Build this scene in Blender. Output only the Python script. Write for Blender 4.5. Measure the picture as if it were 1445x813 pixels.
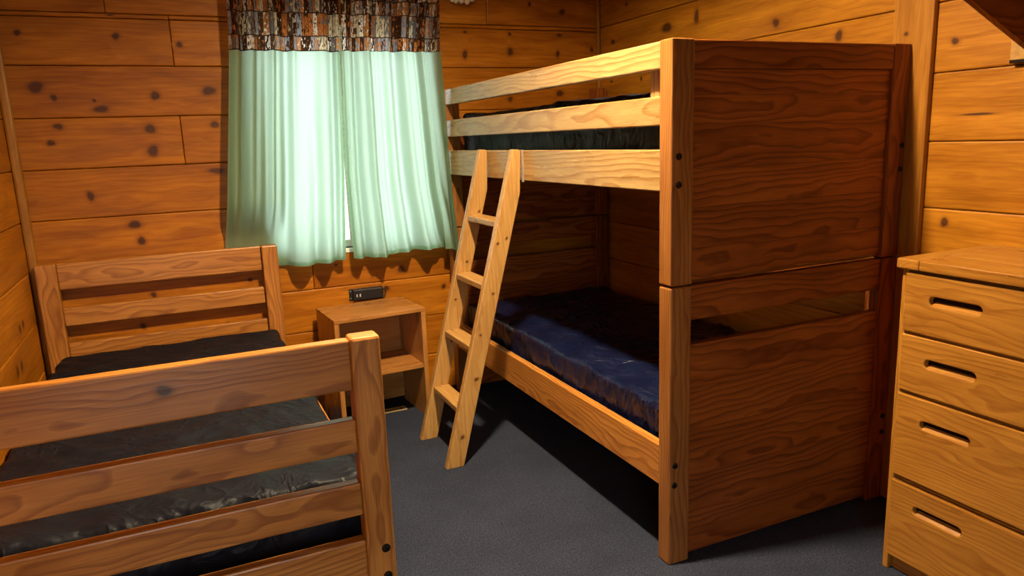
import bpy, bmesh, math, random
from mathutils import Vector, Matrix, noise

# ------------------------------------------------------------------ scene, camera, light
for o in list(bpy.data.objects):
    bpy.data.objects.remove(o)
scn = bpy.context.scene
COL = scn.collection
rng = random.Random(11)

CAM_YAW, CAM_PITCH, CAM_ROLL, FPX = 0.42303729, -0.20180053, -0.03760129, 1031.11
fw = Vector((math.sin(CAM_YAW)*math.cos(CAM_PITCH), math.cos(CAM_YAW)*math.cos(CAM_PITCH), math.sin(CAM_PITCH)))
rt = Vector((math.cos(CAM_YAW), -math.sin(CAM_YAW), 0.0))
up = rt.cross(fw)
r2 = rt*math.cos(CAM_ROLL) + up*math.sin(CAM_ROLL)
u2 = up*math.cos(CAM_ROLL) - rt*math.sin(CAM_ROLL)
cam_d = bpy.data.cameras.new('camera')
cam_d.sensor_width = 36.0
cam_d.lens = 36.0*FPX/1445.0
cam_d.clip_start = 0.02
cam = bpy.data.objects.new('camera', cam_d)
COL.objects.link(cam)
cam.matrix_world = Matrix(((r2.x, u2.x, -fw.x, 0.0), (r2.y, u2.y, -fw.y, 0.0), (r2.z, u2.z, -fw.z, 1.45), (0, 0, 0, 1)))
scn.camera = cam

SKY_STRENGTH = 7.4
LAMP_STRENGTH = 4400.0
world = bpy.data.worlds.new('overcast_sky')
scn.world = world
world.use_nodes = True
wn = world.node_tree
bg = wn.nodes['Background']
# overcast sky above, dull forest ground below the horizon
_tc = wn.nodes.new('ShaderNodeTexCoord')
_sp = wn.nodes.new('ShaderNodeSeparateXYZ')
_mr = wn.nodes.new('ShaderNodeMapRange')
_mx = wn.nodes.new('ShaderNodeMix')
_mx.data_type = 'RGBA'
wn.links.new(_tc.outputs['Generated'], _sp.inputs[0])
wn.links.new(_sp.outputs['Z'], _mr.inputs[0])
_mr.inputs[1].default_value, _mr.inputs[2].default_value = -0.06, 0.04
wn.links.new(_mr.outputs[0], _mx.inputs[0])
_mx.inputs[6].default_value = (0.34, 0.36, 0.33, 1)
_mx.inputs[7].default_value = (0.82, 0.93, 1.0, 1)
wn.links.new(_mx.outputs[2], bg.inputs['Color'])
bg.inputs['Strength'].default_value = SKY_STRENGTH

vs = scn.view_settings
vs.view_transform = 'Standard'
vs.look = 'None'
vs.exposure = 0.0
vs.gamma = 1.0
vs.use_curve_mapping = False

# ------------------------------------------------------------------ room measures (metres)
XL, XR, YB, YF, ZC = -0.66, 2.43, 3.98, -1.05, 2.74
PITCH, ZOFF = 0.232, -0.007
WIN = (0.42, 1.345, 0.895, 2.06)        # window opening in the back wall: x0 x1 z0 z1
ADDED_DOOR = (-0.54, 0.28, -0.02, 2.00)        # unseen opening added behind the camera to let daylight in
LAMP = (0.87, 1.99, 2.70)

# ------------------------------------------------------------------ material helpers
def new_mat(name):
    m = bpy.data.materials.new(name)
    m.use_nodes = True
    nt = m.node_tree
    nt.nodes.clear()
    out = nt.nodes.new('ShaderNodeOutputMaterial')
    return m, nt, out

class N:
    def __init__(s, nt): s.nt = nt
    def node(s, t, **kw):
        n = s.nt.nodes.new(t)
        for k, v in kw.items(): setattr(n, k, v)
        return n
    def put(s, sock, v):
        if hasattr(v, 'is_linked') or isinstance(v, bpy.types.NodeSocket): s.nt.links.new(v, sock)
        else: sock.default_value = v
    def math(s, op, a, b=None, c=None, clamp=False):
        n = s.node('ShaderNodeMath', operation=op, use_clamp=clamp)
        s.put(n.inputs[0], a)
        if b is not None: s.put(n.inputs[1], b)
        if c is not None: s.put(n.inputs[2], c)
        return n.outputs[0]
    def comb(s, x, y, z):
        n = s.node('ShaderNodeCombineXYZ')
        for i, v in enumerate((x, y, z)): s.put(n.inputs[i], v)
        return n.outputs[0]
    def noise(s, vec, scale, detail=2.0, rough=0.5):
        n = s.node('ShaderNodeTexNoise')
        s.put(n.inputs['Vector'], vec)
        n.inputs['Scale'].default_value = scale
        n.inputs['Detail'].default_value = detail
        n.inputs['Roughness'].default_value = rough
        return n.outputs['Fac']
    def mix(s, fac, a, b, blend='MIX'):
        n = s.node('ShaderNodeMix', data_type='RGBA', blend_type=blend)
        s.put(n.inputs[0], fac)
        s.put(n.inputs[6], a)
        s.put(n.inputs[7], b)
        return n.outputs[2]
    def ramp(s, fac, stops, interp='LINEAR'):
        n = s.node('ShaderNodeValToRGB')
        n.color_ramp.interpolation = interp
        e = n.color_ramp.elements
        while len(e) < len(stops): e.new(0.5)
        for i, (p, c) in enumerate(stops):
            e[i].position = p
            e[i].color = (*c, 1) if len(c) == 3 else c
        s.put(n.inputs['Fac'], fac)
        return n.outputs['Color']
    def maprange(s, v, a, b, c=0.0, d=1.0):
        n = s.node('ShaderNodeMapRange')
        s.put(n.inputs[0], v)
        for i, x in enumerate((a, b, c, d)): n.inputs[i+1].default_value = x
        return n.outputs[0]

def rgb(c): return (c[0], c[1], c[2], 1.0)

def wood(name, light, dark, knot=(0.045, 0.014, 0.004), freq=90.0, contrast=0.8, rough=0.38, warp=0.02, tint=0.16, blotch=0.35, coat=0.0, spec=0.5):
    """Pine: growth rings cut by the board face, fibre streaks, blotches of stain; the 'knot' attribute draws knots."""
    m, nt, out = new_mat(name)
    n = N(nt)
    at = n.node('ShaderNodeAttribute', attribute_name='gc')
    kn = n.node('ShaderNodeAttribute', attribute_name='knot')
    sep = n.node('ShaderNodeSeparateXYZ')
    nt.links.new(at.outputs['Vector'], sep.inputs[0])
    u, v, w = sep.outputs
    lowv = n.comb(n.math('MULTIPLY', u, 1.7), n.math('MULTIPLY', v, 7.0), n.math('MULTIPLY', w, 7.0))
    nz = n.noise(lowv, 1.0, 2.0)
    nz2 = n.noise(n.comb(n.math('MULTIPLY', u, 3.1), n.math('MULTIPLY', w, 9.0), n.math('MULTIPLY', v, 9.0)), 1.0, 2.0)
    dv = n.math('MULTIPLY_ADD', nz, warp*3.2, v)
    dw = n.math('MULTIPLY_ADD', nz2, warp*3.2, w)
    d = n.math('SQRT', n.math('ADD', n.math('MULTIPLY', dv, dv), n.math('MULTIPLY', dw, dw)))
    ring = n.math('FRACT', n.math('MULTIPLY', d, freq))
    late = n.ramp(ring, [(0.0, (0, 0, 0)), (0.45, (0.22, 0.22, 0.22)), (0.86, (1, 1, 1)), (0.97, (0.55, 0.55, 0.55)), (1.0, (0, 0, 0))])
    fib = n.noise(n.comb(n.math('MULTIPLY', u, 5.0), n.math('MULTIPLY', v, 260.0), n.math('MULTIPLY', w, 260.0)), 1.0, 3.0, 0.6)
    blo = n.noise(n.comb(n.math('MULTIPLY', u, 2.4), n.math('MULTIPLY', v, 14.0), n.math('MULTIPLY', w, 14.0)), 1.0, 3.0, 0.6)
    fac = n.math('MULTIPLY', late, contrast, clamp=True)
    col = n.mix(fac, rgb(light), rgb(dark))
    k = n.maprange(fib, 0.3, 0.72, 0.80, 1.12)
    k2 = n.maprange(blo, 0.3, 0.7, 1.0-blotch, 1.0+blotch*0.45)
    oi = n.node('ShaderNodeObjectInfo')
    k3 = n.maprange(oi.outputs['Random'], 0.0, 1.0, 1.0-tint, 1.0+tint)
    kk = n.math('MULTIPLY', n.math('MULTIPLY', k, k2), k3)
    col = n.mix(1.0, col, n.comb(kk, n.math('POWER', kk, 1.25), n.math('POWER', kk, 1.45)), 'MULTIPLY')
    halo = n.maprange(kn.outputs['Fac'], 0.0, 0.6, 0.0, 0.55)
    core = n.maprange(kn.outputs['Fac'], 0.22, 0.72, 0.0, 0.95)
    kd = n.mix(n.maprange(fib, 0.3, 0.7), rgb(knot), (knot[0]*2.2, knot[1]*2.0, knot[2]*1.6, 1))
    col = n.mix(halo, col, rgb([dark[i]*0.62 for i in range(3)]))
    col = n.mix(core, col, kd)
    b = n.node('ShaderNodeBsdfPrincipled')
    nt.links.new(col, b.inputs['Base Color'])
    n.put(b.inputs['Roughness'], n.maprange(blo, 0.3, 0.7, rough-0.06, rough+0.08))
    b.inputs['Coat Weight'].default_value = coat
    b.inputs['Specular IOR Level'].default_value = spec
    b.inputs['Coat Roughness'].default_value = 0.22
    bump = n.node('ShaderNodeBump')
    bump.inputs['Strength'].default_value = 0.12
    bump.inputs['Distance'].default_value = 0.002
    nt.links.new(n.math('ADD', fib, n.math('MULTIPLY', late, 0.6)), bump.inputs['Height'])
    nt.links.new(bump.outputs[0], b.inputs['Normal'])
    nt.links.new(b.outputs[0], out.inputs[0])
    return m

def plain(name, col, rough=0.5, metal=0.0, bump=0.0, bscale=60.0):
    m, nt, out = new_mat(name)
    n = N(nt)
    b = n.node('ShaderNodeBsdfPrincipled')
    tc = n.node('ShaderNodeTexCoord')
    f = n.noise(tc.outputs['Object'], bscale, 3.0)
    c = n.mix(n.maprange(f, 0.3, 0.7), rgb([x*0.85 for x in col]), rgb([min(1, x*1.12) for x in col]))
    nt.links.new(c, b.inputs['Base Color'])
    b.inputs['Roughness'].default_value = rough
    b.inputs['Metallic'].default_value = metal
    if bump:
        bp = n.node('ShaderNodeBump')
        bp.inputs['Strength'].default_value = bump
        bp.inputs['Distance'].default_value = 0.003
        nt.links.new(f, bp.inputs['Height'])
        nt.links.new(bp.outputs[0], b.inputs['Normal'])
    nt.links.new(b.outputs[0], out.inputs[0])
    return m

def carpet_mat():
    m, nt, out = new_mat('grey_carpet')
    n = N(nt)
    tc = n.node('ShaderNodeTexCoord')
    f = n.noise(tc.outputs['Object'], 230.0, 3.0, 0.7)
    g = n.noise(tc.outputs['Object'], 3.0, 3.0, 0.6)
    h = n.noise(tc.outputs['Object'], 70.0, 3.0, 0.7)
    c = n.ramp(f, [(0.28, (0.0070, 0.0085, 0.0140)), (0.5, (0.023, 0.027, 0.043)), (0.72, (0.070, 0.078, 0.115))])
    k = n.math('MULTIPLY', n.maprange(g, 0.3, 0.7, 0.82, 1.15), n.maprange(h, 0.3, 0.7, 0.8, 1.2))
    c = n.mix(1.0, c, n.comb(k, k, k), 'MULTIPLY')
    b = n.node('ShaderNodeBsdfPrincipled')
    nt.links.new(c, b.inputs['Base Color'])
    b.inputs['Roughness'].default_value = 0.95
    b.inputs['Specular IOR Level'].default_value = 0.15
    bp = n.node('ShaderNodeBump')
    bp.inputs['Strength'].default_value = 0.8
    bp.inputs['Distance'].default_value = 0.004
    nt.links.new(f, bp.inputs['Height'])
    nt.links.new(bp.outputs[0], b.inputs['Normal'])
    nt.links.new(b.outputs[0], out.inputs[0])
    return m

def vinyl(name, col, rough=0.36, spec=0.3):
    m, nt, out = new_mat(name)
    n = N(nt)
    tc = n.node('ShaderNodeTexCoord')
    b = n.node('ShaderNodeBsdfPrincipled')
    f = n.noise(tc.outputs['Object'], 9.0, 3.0, 0.6)
    c = n.mix(n.maprange(f, 0.3, 0.7), rgb([x*0.75 for x in col]), rgb([x*1.25 for x in col]))
    nt.links.new(c, b.inputs['Base Color'])
    n.put(b.inputs['Roughness'], n.maprange(f, 0.3, 0.7, rough-0.05, rough+0.1))
    b.inputs['Specular IOR Level'].default_value = spec
    bp = n.node('ShaderNodeBump')
    bp.inputs['Strength'].default_value = 0.75
    bp.inputs['Distance'].default_value = 0.010
    sp = n.node('ShaderNodeSeparateXYZ')
    nt.links.new(tc.outputs['Object'], sp.inputs[0])
    wx = n.noise(tc.outputs['Object'], 3.2, 2.0)
    wy = n.noise(n.comb(sp.outputs[1], sp.outputs[2], sp.outputs[0]), 2.7, 2.0)
    px = n.math('MULTIPLY_ADD', wx, 0.42, n.math('MULTIPLY_ADD', sp.outputs[1], 0.45, sp.outputs[0]))
    py = n.math('MULTIPLY_ADD', wy, 0.42, n.math('MULTIPLY_ADD', sp.outputs[0], -0.3, sp.outputs[1]))
    r1 = n.noise(n.comb(n.math('MULTIPLY', px, 1.7), py, sp.outputs[2]), 7.0, 2.0, 0.5)
    r2 = n.noise(n.comb(px, n.math('MULTIPLY', py, 1.9), n.math('MULTIPLY', sp.outputs[2], 0.5)), 17.0, 2.0, 0.5)
    g1 = n.math('POWER', n.math('SUBTRACT', 1.0, n.math('MULTIPLY', n.math('ABSOLUTE', n.math('SUBTRACT', r1, 0.5)), 3.0), clamp=True), 3.0)
    g2 = n.math('POWER', n.math('SUBTRACT', 1.0, n.math('MULTIPLY', n.math('ABSOLUTE', n.math('SUBTRACT', r2, 0.5)), 3.2), clamp=True), 3.0)
    msk = n.maprange(f, 0.40, 0.62, 0.15, 1.0)
    g = n.math('MULTIPLY', n.math('MULTIPLY_ADD', g2, 0.22, g1), msk)
    nt.links.new(g, bp.inputs['Height'])
    nt.links.new(bp.outputs[0], b.inputs['Normal'])
    nt.links.new(b.outputs[0], out.inputs[0])
    return m

def cloth(name, col, trans, mixf=0.5, printed=False):
    m, nt, out = new_mat(name)
    n = N(nt)
    at = n.node('ShaderNodeAttribute', attribute_name='gc')
    sep = n.node('ShaderNodeSeparateXYZ')
    nt.links.new(at.outputs['Vector'], sep.inputs[0])
    u, v, w = sep.outputs
    weave = n.noise(n.comb(n.math('MULTIPLY', u, 260.0), n.math('MULTIPLY', v, 260.0), 0.0), 1.0, 2.0)
    if printed:
        # patchwork of little upright planks: bands of different height, each cut into uneven patches
        vv = n.math('MULTIPLY', n.math('SUBTRACT', v, 1.912), 5.6)
        fl = n.math('FLOOR', vv)
        fr_ = n.math('FRACT', vv)
        tall = n.math('GREATER_THAN', fr_, 0.40)
        band = n.math('MULTIPLY_ADD', fl, 2.0, tall)
        bh = n.node('ShaderNodeTexWhiteNoise', noise_dimensions='1D')
        nt.links.new(band, bh.inputs['W'])
        uu = n.math('ADD', n.math('MULTIPLY', u, n.math('MULTIPLY_ADD', bh.outputs['Value'], 14.0, 30.0)), n.math('MULTIPLY', bh.outputs['Value'], 37.0))
        cell = n.math('FLOOR', uu)
        wn_ = n.node('ShaderNodeTexWhiteNoise', noise_dimensions='2D')
        nt.links.new(n.comb(cell, band, 0.0), wn_.inputs['Vector'])
        jit = n.noise(n.comb(n.math('MULTIPLY', u, 70.0), n.math('MULTIPLY', v, 28.0), 3.0), 1.0, 2.0, 0.6)
        pick = n.math('FRACT', n.math('MULTIPLY_ADD', n.math('SUBTRACT', jit, 0.5), 0.55, n.math('ADD', wn_.outputs['Value'], 1.0)))
        base = n.ramp(pick, [(0.0, (0.055, 0.022, 0.010)), (0.16, (0.42, 0.14, 0.035)), (0.30, (0.16, 0.15, 0.15)),
                                             (0.44, (0.60, 0.50, 0.32)), (0.56, (0.10, 0.045, 0.02)), (0.70, (0.30, 0.30, 0.32)),
                                             (0.82, (0.50, 0.20, 0.05)), (0.92, (0.75, 0.70, 0.60))], 'CONSTANT')
        det = n.noise(n.comb(n.math('MULTIPLY', u, 150.0), n.math('MULTIPLY', v, 60.0), 0.0), 1.0, 3.0, 0.7)
        kk = n.maprange(det, 0.3, 0.7, 0.35, 1.35)
        base = n.mix(1.0, base, n.comb(kk, kk, kk), 'MULTIPLY')
        fu = n.math('FRACT', uu)
        ev = n.math('MAXIMUM', n.math('LESS_THAN', fr_, 0.035), n.math('COMPARE', fr_, 0.40, 0.018))
        edge = n.math('MAXIMUM', n.math('LESS_THAN', fu, 0.09), ev)
        base = n.mix(n.math('MULTIPLY', edge, 0.85), base, (0.03, 0.015, 0.01, 1))
        cd = base
        ct = n.mix(1.0, base, (1.35, 1.35, 1.35, 1), 'MULTIPLY')
    else:
        kk = n.maprange(weave, 0.3, 0.7, 0.92, 1.06)
        cd = n.mix(1.0, rgb(col), n.comb(kk, kk, kk), 'MULTIPLY')
        ct = n.mix(1.0, rgb(trans), n.comb(kk, kk, kk), 'MULTIPLY')
    df = n.node('ShaderNodeBsdfDiffuse')
    tr = n.node('ShaderNodeBsdfTranslucent')
    nt.links.new(cd, df.inputs['Color'])
    nt.links.new(ct, tr.inputs['Color'])
    mx = n.node('ShaderNodeMixShader')
    mx.inputs[0].default_value = mixf
    nt.links.new(df.outputs[0], mx.inputs[1])
    nt.links.new(tr.outputs[0], mx.inputs[2])
    nt.links.new(mx.outputs[0], out.inputs[0])
    return m

def glass_mat():
    m, nt, out = new_mat('window_glass')
    n = N(nt)
    tr = n.node('ShaderNodeBsdfTransparent')
    gl = n.node('ShaderNodeBsdfGlossy')
    gl.inputs['Roughness'].default_value = 0.02
    fr = n.node('ShaderNodeFresnel')
    fr.inputs['IOR'].default_value = 1.45
    mx = n.node('ShaderNodeMixShader')
    nt.links.new(fr.outputs[0], mx.inputs[0])
    nt.links.new(tr.outputs[0], mx.inputs[1])
    nt.links.new(gl.outputs[0], mx.inputs[2])
    nt.links.new(mx.outputs[0], out.inputs[0])
    return m

def emit_mat(name, col, strength):
    m, nt, out = new_mat(name)
    e = nt.nodes.new('ShaderNodeEmission')
    e.inputs['Color'].default_value = rgb(col)
    e.inputs['Strength'].default_value = strength
    nt.links.new(e.outputs[0], out.inputs[0])
    return m

M = {}
M['wall'] = wood('golden_knotty_pine', (0.48, 0.190, 0.010), (0.35, 0.110, 0.005), freq=55, contrast=0.5, rough=0.42, tint=0.10, blotch=0.34, spec=0.35)
M['wall_old'] = wood('aged_knotty_pine', (0.47, 0.158, 0.0070), (0.33, 0.090, 0.0034), freq=55, contrast=0.5, rough=0.42, tint=0.13, blotch=0.34, spec=0.22)
M['trim'] = wood('pine_trim', (0.40, 0.165, 0.018), (0.30, 0.105, 0.009), freq=60, contrast=0.5, rough=0.40, tint=0.06, spec=0.35)
M['rail'] = wood('light_varnished_pine', (0.43, 0.275, 0.100), (0.28, 0.135, 0.032), freq=62, contrast=0.95, rough=0.28, tint=0.05, blotch=0.16)
M['bed'] = wood('mid_brown_varnished_pine', (0.54, 0.220, 0.037), (0.29, 0.092, 0.012), freq=85, contrast=0.85, rough=0.34, tint=0.06, blotch=0.2)
M['endw'] = wood('red_brown_stained_pine', (0.30, 0.082, 0.010), (0.14, 0.028, 0.0030), freq=70, contrast=0.9, rough=0.40, tint=0.12, blotch=0.32, spec=0.3)
M['post'] = wood('brown_stained_post', (0.38, 0.155, 0.034), (0.22, 0.072, 0.013), freq=80, contrast=0.85, rough=0.36, tint=0.08, blotch=0.25, spec=0.4)
M['ladder'] = wood('yellow_pine', (0.46, 0.250, 0.072), (0.36, 0.17, 0.038), freq=70, contrast=0.6, rough=0.28, tint=0.03, blotch=0.15)
M['dresser'] = wood('golden_oiled_pine', (0.43, 0.190, 0.026), (0.29, 0.105, 0.012), freq=100, contrast=0.8, rough=0.32, tint=0.06, blotch=0.22)
M['stand'] = wood('brown_pine_shelf', (0.46, 0.200, 0.046), (0.34, 0.128, 0.025), freq=80, contrast=0.55, rough=0.28, tint=0.05, blotch=0.2)
M['backing'] = plain('dark_groove_backing', (0.06, 0.022, 0.008), 0.8)
M['ceil'] = plain('ceiling_board', (0.24, 0.11, 0.035), 0.6)
M['carpet'] = carpet_mat()
M['navy'] = vinyl('navy_vinyl', (0.0038, 0.0065, 0.028), 0.30, 0.40)
M['black'] = vinyl('black_vinyl', (0.0070, 0.0075, 0.0110), 0.48, 0.13)
M['green'] = cloth('green_curtain_cloth', (0.22, 0.37, 0.24), (0.68, 0.86, 0.70), 0.60)
M['print'] = cloth('patchwork_print_cloth', (1, 1, 1), (1, 1, 1), 0.55, True)
M['glass'] = glass_mat()
M['white'] = plain('white_painted_frame', (0.78, 0.78, 0.75), 0.45)
M['blackp'] = plain('black_plastic', (0.010, 0.010, 0.011), 0.4)
M['slot'] = plain('pale_port', (0.55, 0.55, 0.55), 0.4)
M['bolt'] = plain('dark_bronze_bolt', (0.022, 0.014, 0.010), 0.35, 0.6)
M['steel'] = plain('zinc_plate', (0.55, 0.52, 0.46), 0.4, 0.7)
M['brass'] = plain('tan_metal_register', (0.42, 0.29, 0.11), 0.45, 0.2)
M['tanplate'] = plain('tan_painted_plate', (0.46, 0.24, 0.05), 0.5)
M['ivory'] = plain('ivory_bead', (0.80, 0.70, 0.50), 0.35)
M['bulb'] = emit_mat('glowing_diffuser', (1.0, 0.78, 0.50), LAMP_STRENGTH)

# ------------------------------------------------------------------ object helpers
def link(o, parent=None):
    COL.objects.link(o)
    if parent is not None: o.parent = parent
    return o

def tag(o, label=None, cat=None, group=None, kind=None):
    if label: o['label'] = label
    if cat: o['category'] = cat
    if group: o['group'] = group
    if kind: o['kind'] = kind
    return o

def empty(name, loc=(0, 0, 0)):
    o = bpy.data.objects.new(name, None)
    o.empty_display_size = 0.1
    o.location = loc
    return link(o)

def finish(name, bm, mat, parent=None, U=(1, 0, 0), V=(0, 0, 1), smooth=False, centre=None, slope=None):
    """Make a mesh object; bake grain coordinates: u along U, v along V, w across both, with a random cut through the log."""
    me = bpy.data.meshes.new(name)
    bm.normal_update()
    kl = bm.verts.layers.float.get('knot')
    kv = [v[kl] for v in bm.verts] if kl else None
    bm.to_mesh(me)
    bm.free()
    U = Vector(U).normalized()
    V = Vector(V).normalized()
    W = U.cross(V)
    if centre is None:
        centre = sum((v.co for v in me.vertices), Vector())/max(1, len(me.vertices))
    ru, rv, rw = rng.uniform(0, 40), rng.uniform(-0.05, 0.05), rng.uniform(0.015, 0.075)
    s1 = rng.uniform(-0.03, 0.03) if slope is None else slope
    s2 = rng.uniform(-0.015, 0.015)
    a = me.attributes.new('gc', 'FLOAT_VECTOR', 'POINT')
    for i, vert in enumerate(me.vertices):
        d = vert.co - centre
        u, v, w = d.dot(U), d.dot(V), d.dot(W)
        a.data[i].vector = (u + ru, v + rv + s2*u, w + rw + s1*u)
    k = me.attributes.new('knot', 'FLOAT', 'POINT')
    if kv:
        for i, x in enumerate(kv): k.data[i].value = x
    me.materials.append(mat)
    if smooth:
        for p in me.polygons: p.use_smooth = True
    o = bpy.data.objects.new(name, me)
    return link(o, parent)

def box_bm(lo, hi, bevel=0.004, seg=2):
    bm = bmesh.new()
    bm.verts.layers.float.new('knot')
    xs = [(lo[i], hi[i]) for i in range(3)]
    v = [bm.verts.new((xs[0][i], xs[1][j], xs[2][k])) for i in (0, 1) for j in (0, 1) for k in (0, 1)]
    for f in ((0, 1, 3, 2), (4, 6, 7, 5), (0, 4, 5, 1), (2, 3, 7, 6), (0, 2, 6, 4), (1, 5, 7, 3)):
        bm.faces.new([v[i] for i in f])
    if bevel > 0:
        bmesh.ops.bevel(bm, geom=list(bm.edges), offset=bevel, segments=seg, affect='EDGES', profile=0.5)
    return bm

AX = {'X': ((1, 0, 0), 'x'), 'Y': ((0, 1, 0), 'y'), 'Z': ((0, 0, 1), 'z')}
def board(name, lo, hi, mat, parent=None, grain=None, bevel=0.004, knots=None, slope=None):
    """A board between two corners; grain runs along its longest side unless told otherwise."""
    dim = [hi[i]-lo[i] for i in range(3)]
    g = 'XYZ'.index(grain) if grain else dim.index(max(dim))
    oth = [i for i in range(3) if i != g]
    vax = oth[0] if dim[oth[0]] >= dim[oth[1]] else oth[1]
    U = [0, 0, 0]; U[g] = 1
    V = [0, 0, 0]; V[vax] = 1
    bm = box_bm(lo, hi, min(bevel, min(dim)*0.45))
    if knots:
        for (p, ea, eb, nrm) in knots: add_knot(bm, Vector(p), Vector(ea), Vector(eb), Vector(nrm))
    return finish(name, bm, mat, parent, U, V, slope=slope)

def add_knot(bm, p, ea, eb, nrm):
    """An oval knot lying in the face of a board, fading into the wood round it."""
    kl = bm.verts.layers.float.get('knot')
    ph = rng.uniform(0, 6.28)
    q = p + nrm*0.0005
    c = bm.verts.new(q); c[kl] = 1.0
    prev = None
    for (s, val) in ((0.55, 0.80), (1.0, 0.36), (1.8, 0.0)):
        ring = []
        for i in range(14):
            t = i/14*2*math.pi
            r = s*(1 + 0.10*math.sin(2*t+ph) + 0.07*math.sin(3*t+2*ph))
            x = bm.verts.new(q + ea*(r*math.cos(t)*(1.25 if s > 1.2 else 1)) + eb*(r*math.sin(t)) - nrm*(0.0003 if s > 1.2 else 0))
            x[kl] = val
            ring.append(x)
        flip = ea.cross(eb).dot(nrm) < 0
        for i in range(14):
            j = (i+1) % 14
            if prev is None: f = [c, ring[i], ring[j]]
            else: f = [prev[i], ring[i], ring[j], prev[j]]
            bm.faces.new(f[::-1] if flip else f)
        prev = ring

def cyl_bm(p0, p1, r0, r1=None, n=16, caps=True):
    bm = bmesh.new()
    p0, p1 = Vector(p0), Vector(p1)
    r1 = r0 if r1 is None else r1
    d = (p1-p0).normalized()
    a = d.orthogonal().normalized()
    b = d.cross(a)
    A, B = [], []
    for i in range(n):
        t = 2*math.pi*i/n
        e = a*math.cos(t)+b*math.sin(t)
        A.append(bm.verts.new(p0+e*r0)); B.append(bm.verts.new(p1+e*r1))
    for i in range(n):
        j = (i+1) % n
        bm.faces.new((A[i], A[j], B[j], B[i]))
    if caps:
        bm.faces.new(A[::-1]); bm.faces.new(B)
    return bm

def lathe_bm(profile, centre, axis='Z', n=20, caps=True):
    """profile: list of (radius, along-axis)"""
    bm = bmesh.new()
    c = Vector(centre)
    d = {'X': Vector((1, 0, 0)), 'Y': Vector((0, 1, 0)), 'Z': Vector((0, 0, 1))}[axis]
    a = d.orthogonal().normalized(); b = d.cross(a)
    rings = []
    for r, h in profile:
        rings.append([bm.verts.new(c + d*h + (a*math.cos(2*math.pi*i/n)+b*math.sin(2*math.pi*i/n))*max(r, 1e-5)) for i in range(n)])
    for k in range(len(rings)-1):
        for i in range(n):
            j = (i+1) % n
            bm.faces.new((rings[k][i], rings[k][j], rings[k+1][j], rings[k+1][i]))
    if caps:
        bm.faces.new(rings[0][::-1]); bm.faces.new(rings[-1])
    return bm

def tube_bm(pts, r, n=8):
    bm = bmesh.new()
    pts = [Vector(p) for p in pts]
    rings = []
    for i, p in enumerate(pts):
        t = (pts[min(i+1, len(pts)-1)]-pts[max(i-1, 0)]).normalized()
        a = t.orthogonal().normalized() if i == 0 else (pa - t*pa.dot(t)).normalized()
        pa = a
        b = t.cross(a)
        rings.append([bm.verts.new(p+(a*math.cos(2*math.pi*k/n)+b*math.sin(2*math.pi*k/n))*r) for k in range(n)])
    for k in range(len(rings)-1):
        for i in range(n):
            j = (i+1) % n
            bm.faces.new((rings[k][i], rings[k][j], rings[k+1][j], rings[k+1][i]))
    bm.faces.new(rings[0][::-1]); bm.faces.new(rings[-1])
    return bm

def bolt(parent, p, nrm_axis='Y', sgn=-1, r=0.0115):
    """A flanged barrel bolt head with a hex recess, standing on a post face."""
    prof = [(r, 0.0), (r, 0.002), (r*0.9, 0.0035), (r*0.55, 0.0042), (r*0.5, 0.0015), (r*0.2, 0.0012)]
    prof = [(a, sgn*b) for a, b in prof]
    return finish('bolt', lathe_bm(prof, p, nrm_axis, 16), M['bolt'], parent, smooth=False)

# ------------------------------------------------------------------ the setting
def struct(name, bm, mat, **kw):
    return tag(finish(name, bm, mat, **kw), kind='structure')

floor = struct('floor', box_bm((XL-0.15, YF-0.15, -0.08), (XR+0.15, YB+0.15, 0.0), 0), M['carpet'])
ceiling = struct('ceiling', box_bm((XL-0.15, YF-0.15, ZC), (XR+0.15, YB+0.15, ZC+0.08), 0), M['ceil'])

KB = [(-0.5554, 1.9878, 0.0162, 0.0143), (-0.1814, 2.074, 0.0162, 0.0122), (-0.1703, 1.981, 0.0203, 0.0163), (0.0962, 1.9479, 0.0162, 0.0163), (-0.5193, 1.7548, 0.0405, 0.0285), (-0.4545, 1.7077, 0.0162, 0.0163), (-0.2951, 1.6931, 0.0101, 0.0081), (-0.2721, 1.655, 0.0446, 0.0300), (-0.0368, 1.7128, 0.0243, 0.0244), (0.2047, 1.7338, 0.0405, 0.0244), (-0.0772, 1.5584, 0.0284, 0.0285), (-0.0776, 1.4549, 0.0324, 0.0285), (-0.4938, 1.5068, 0.0203, 0.0163), (-0.4549, 1.580, 0.0243, 0.0204), (0.2126, 1.5708, 0.0243, 0.0204), (-0.3679, 1.2562, 0.0203, 0.0244), (0.1977, 1.3461, 0.0486, 0.0250), (-0.2008, 1.1083, 0.0405, 0.0250), (-0.18, 1.0267, 0.0203, 0.0244), (0.745, 0.8099, 0.0101, 0.0081), (1.1074, 0.7472, 0.0243, 0.0285), (1.0138, 0.6476, 0.0203, 0.0204), (1.3547, 0.6196, 0.0162, 0.0163), (-0.16, 0.7551, 0.0162, 0.0163), (0.2975, 0.7783, 0.0122, 0.0122), (-0.2262, 0.6046, 0.0162, 0.0163), (0.1668, 0.5641, 0.0122, 0.0081), (1.5639, 2.040, 0.0162, 0.0163), (1.8364, 2.035, 0.0142, 0.0163), (2.1578, 2.035, 0.0182, 0.0183), (1.5568, 1.9192, 0.0182, 0.0244), (1.8367, 1.9381, 0.0203, 0.0265), (2.1453, 1.93, 0.0142, 0.0204), (1.9684, 2.201, 0.0122, 0.0122), (2.18, 2.1657, 0.0243, 0.0163), (2.3786, 1.9574, 0.0122, 0.0163), (1.8258, 1.6737, 0.0203, 0.0163), (2.1534, 1.7026, 0.0284, 0.0204)]
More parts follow.
